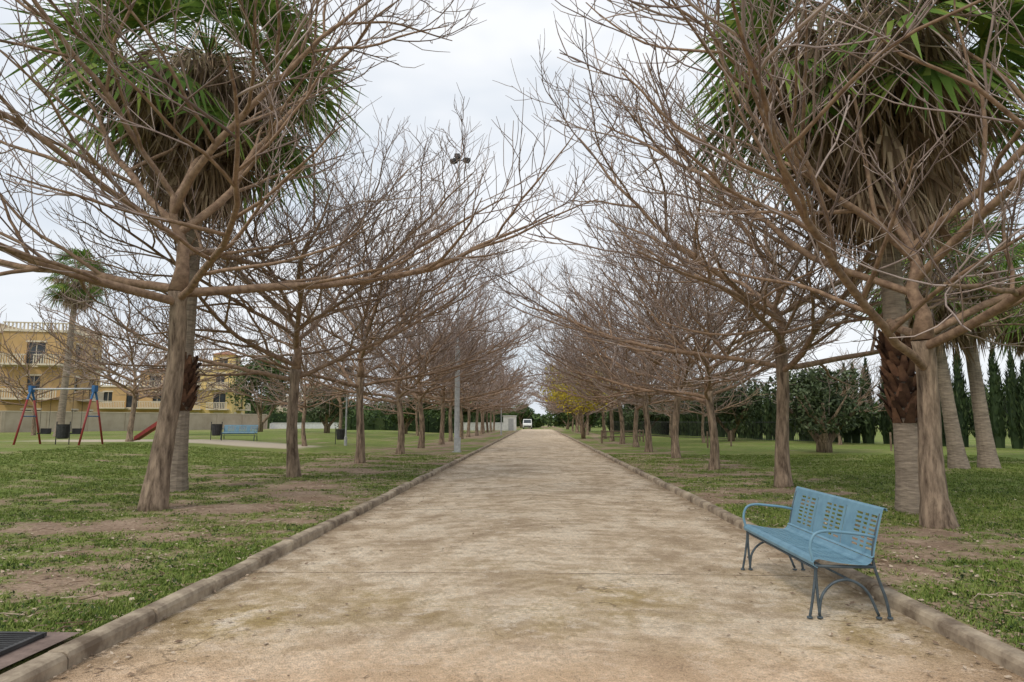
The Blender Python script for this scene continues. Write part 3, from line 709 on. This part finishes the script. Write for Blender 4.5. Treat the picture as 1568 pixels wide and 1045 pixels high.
# ------------------------------------------------------------------ houses
def wall_open(A,G,o,u,w,h,ops,depth=0.18,mat=0,fr=None):
    o=Vector(o);u=Vector(u);nrm=u.cross(Vector((0,0,1))); Z=Vector((0,0,1))
    X=sorted({0,w}|{q for p_ in ops for q in p_[:2]}); Zs=sorted({0,h}|{q for p_ in ops for q in p_[2:4]})
    for i in range(len(X)-1):
        for j in range(len(Zs)-1):
            cx=(X[i]+X[i+1])/2; cz=(Zs[j]+Zs[j+1])/2
            if any(p_[0]<cx<p_[1] and p_[2]<cz<p_[3] for p_ in ops): continue
            A.quad(o+u*X[i]+Z*Zs[j],o+u*X[i+1]+Z*Zs[j],o+u*X[i+1]+Z*Zs[j+1],o+u*X[i]+Z*Zs[j+1],mat)
    for (a,b_,c,d) in ops:
        c4=[o+u*a+Z*c,o+u*b_+Z*c,o+u*b_+Z*d,o+u*a+Z*d]; I=[q-nrm*depth for q in c4]
        for k in range(4): A.quad(c4[k],c4[(k+1)%4],I[(k+1)%4],I[k],mat)
        G.quad(*I,0)
        m_=(a+b_)/2; p0=o+u*m_+Z*c-nrm*(depth-.03); p1=o+u*m_+Z*d-nrm*(depth-.03)
        fr.tube([p0,p1],0.04,4); 
        fr.quad(o+u*(a-.12)+Z*(d+.02)+nrm*.03,o+u*(b_+.12)+Z*(d+.02)+nrm*.03,o+u*(b_+.12)+Z*(d+.2)+nrm*.03,o+u*(a-.12)+Z*(d+.2)+nrm*.03)
        fr.quad(o+u*(a-.12)+Z*(c-.14)+nrm*.04,o+u*(b_+.12)+Z*(c-.14)+nrm*.04,o+u*(b_+.12)+Z*(c)+nrm*.04,o+u*(a-.12)+Z*(c)+nrm*.04)
def house(x,y,rot,W,D,st,mat,base=0.3,tower=True,hs=3.1):
    e=empty('yellow_townhouse',(x,y,base),rot); A=Acc();G=Acc();F=Acc();B=Acc(); H=st*hs
    def ops(w):
        o=[]
        n=max(1,int(w/3.2))
        for s in range(st):
            for i in range(n):
                c=w*(i+0.5)/n; ww=0.6 if (i+s)%2 else 0.85
                o.append((c-ww,c+ww,s*hs+(0.9 if (i+s)%2 else 0.15),s*hs+2.35))
        return o
    wall_open(A,G,(0,0,0),(1,0,0),W,H,ops(W),fr=F); wall_open(A,G,(W,0,0),(0,1,0),D,H,ops(D),fr=F)
    wall_open(A,G,(W,D,0),(-1,0,0),W,H,ops(W),fr=F); wall_open(A,G,(0,D,0),(0,-1,0),D,H,ops(D),fr=F)
    A.quad((0,0,H),(W,0,H),(W,D,H),(0,D,H))
    for z,t in((H+.1,.24),(hs-.1+hs*(st-2),.16)):
        B.box((W/2,-.06,z),(W+.3,.16,t)); B.box((W/2,D+.06,z),(W+.3,.16,t)); B.box((-.06,D/2,z),(.16,D-.05,t)); B.box((W+.06,D/2,z),(.16,D-.05,t))
    for i in range(int(W/0.35)): B.box((0.15+i*0.35,0.05,H+.55),(.12,.12,.66))
    for i in range(int(D/0.35)): B.box((W-.06,0.3+i*0.35,H+.55),(.12,.12,.66))
    B.box((W/2,0.05,H+.93),(W,.2,.1)); B.box((W-.06,D/2+.1,H+.93),(.2,D-.3,.1))
    if tower:
        tw_=W*.42; C=Acc(); wall_open(A,G,(W*.5,D*.3,H),(1,0,0),tw_,2.5,[(tw_*.3,tw_*.7,.5,1.9)],fr=F); wall_open(A,G,(W*.5+tw_,D*.3,H),(0,1,0),D*.5,2.5,[(D*.15,D*.35,.5,1.9)],fr=F)
        wall_open(A,G,(W*.5,D*.8,H),(0,-1,0),D*.5,2.5,[],fr=F); wall_open(A,G,(W*.5+tw_,D*.8,H),(-1,0,0),tw_,2.5,[],fr=F)
        x0,x1,y0,y1=W*.5-.3,W*.5+tw_+.3,D*.3-.3,D*.8+.3; mx,my=(x0+x1)/2,(y0+y1)/2
        C.quad((x0,y0,H+2.5),(x1,y0,H+2.5),(mx+.1,my,H+3.3),(mx-.1,my,H+3.3)); C.quad((x1,y0,H+2.5),(x1,y1,H+2.5),(mx+.1,my,H+3.3),(mx+.1,my+.01,H+3.3))
        C.quad((x1,y1,H+2.5),(x0,y1,H+2.5),(mx-.1,my,H+3.3),(mx+.1,my,H+3.3)); C.quad((x0,y1,H+2.5),(x0,y0,H+2.5),(mx-.1,my+.01,H+3.3),(mx-.1,my,H+3.3)); C.quad((x0,y0,H+2.49),(x0,y1,H+2.49),(x1,y1,H+2.49),(x1,y0,H+2.49))
        C.obj('tower_roof',[M_tile],parent=e)
    K=Acc()
    for s in range(1,st):
        for cx in (W*.25,W*.75):
            K.box((cx,-.75,s*hs+.02),(W*.4,1.35,.18)); K.box((cx,-1.36,s*hs+.98),(W*.4,.1,.1))
            for i in range(int(W*.4/.22)): K.box((cx-W*.2+.1+i*.22,-1.36,s*hs+.5),(.09,.09,.8))
        K.box((W+.75,D*.5,s*hs+.02),(1.35,D*.4,.18)); K.box((W+1.36,D*.5,s*hs+.98),(.1,D*.4,.1))
        for i in range(int(D*.4/.22)): K.box((W+1.36,D*.3+.1+i*.22,s*hs+.5),(.09,.09,.8))
    A.obj('walls',[mat],parent=e); G.obj('windows',[M_glass],parent=e); F.obj('window_trim',[M_cream],parent=e); B.obj('cornice',[M_cream],parent=e); K.obj('balconies',[M_cream],parent=e)
house(-70,62,rad(15),15,9,3,M_yel1,0.3,False,3.5); house(-54.2,66.8,rad(15),6.3,9,3,M_yel2,0.3,False,3.45)
house(-64,97,rad(12),10,9,2,M_yel2,0.3,True); house(-51.5,97,rad(12),7.2,9,3,M_yel1,0.3,True,2.9)
house(-54,140,rad(10),10,9,2,M_cream,0.3,True)

# ------------------------------------------------------------------ end of path: van + cabin
e=empty('white_van',(-1.9,138,-0.02)); A=Acc();B=Acc();C=Acc()
prof=[(-2.2,.35),(-2.25,.9),(-1.9,1.15),(-1.25,1.85),(-1.0,1.95),(2.1,1.95),(2.25,1.7),(2.3,.4)]
n=len(prof)
for s in(-.88,.88):
    for q in prof: A.v.append((s*(0.92 if q[1]>1.5 else 1),q[0],q[1]))
for i in range(n): A.f.append((i,(i+1)%n,n+(i+1)%n,n+i)); A.m.append(0)
A.f.append(tuple(range(n))); A.m.append(0); A.f.append(tuple(range(2*n-1,n-1,-1))); A.m.append(0)
A.obj('body',[M_white],parent=e)
B.quad((-.74,-1.90,1.2),(.74,-1.90,1.2),(.68,-1.29,1.83),(-.68,-1.29,1.83))
for s in(-1,1): B.quad((s*.886,-1.6,1.15),(s*.886,-.3,1.15),(s*.83,-.3,1.75),(s*.84,-1.1,1.75))
B.obj('windows',[M_glass],parent=e)
for s in(-.8,.8):
    for y in(-1.5,1.5): C.tube([(s-.1,y,.33),(s+.1,y,.33)],.33,14)
C.box((0,-2.27,.55),(1.5,.06,.2)); C.obj('wheels',[M_rubber],parent=e)
e=empty('utility_cabin',(-4.3,109,0)); A=Acc(); A.box((0,0,1.15),(2.0,1.6,2.3)); A.box((0,0,2.36),(2.2,1.8,.12)); A.obj('walls',[M_white],parent=e)
B=Acc(); B.box((0.2,-.82,1.0),(.8,.05,1.9)); B.obj('door',[M_galv],parent=e)

# ------------------------------------------------------------------ world, sun, camera
EL,AZ=48,215
w=bpy.data.worlds.new('World'); scene.world=w; w.use_nodes=True; nt=w.node_tree
bg=nt.nodes['Background']; sky=N(nt,'ShaderNodeTexSky',sky_type='NISHITA'); sky.sun_disc=False
sky.sun_elevation=rad(EL); sky.sun_rotation=rad(AZ); sky.air_density=1.2; sky.dust_density=2.5
f=noise_tex(nt,2.2,4,0.55,(1,1,2.5),'Generated')
cl=ramp(nt,f,[(0.35,(8.3,9.0,9.9)),(0.62,(10.2,10.4,10.7))])
fac=math_n(nt,'MULTIPLY_ADD',f,0.5,0.64,clamp=True)
c=mix(nt,fac,sky.outputs[0],cl); nt.links.new(c,bg.inputs[0]); bg.inputs[1].default_value=0.10
sl=bpy.data.lights.new('sun','SUN'); sl.energy=1.5; sl.angle=rad(10); sl.color=(1,0.92,0.80)
so_=bpy.data.objects.new('sun',sl); scene.collection.objects.link(so_)
az=rad(AZ); dv=Vector((math.sin(az)*math.cos(rad(EL)),math.cos(az)*math.cos(rad(EL)),math.sin(rad(EL))))
so_.rotation_euler=dv.to_track_quat('Z','Y').to_euler()
cam=bpy.data.cameras.new('camera'); cam.lens=24; cam.sensor_width=36; cam.clip_end=3000
co=bpy.data.objects.new('camera',cam); scene.collection.objects.link(co)
co.location=(0,0,1.55); co.rotation_euler=(rad(90+6.69),0,rad(2.08)); scene.camera=co
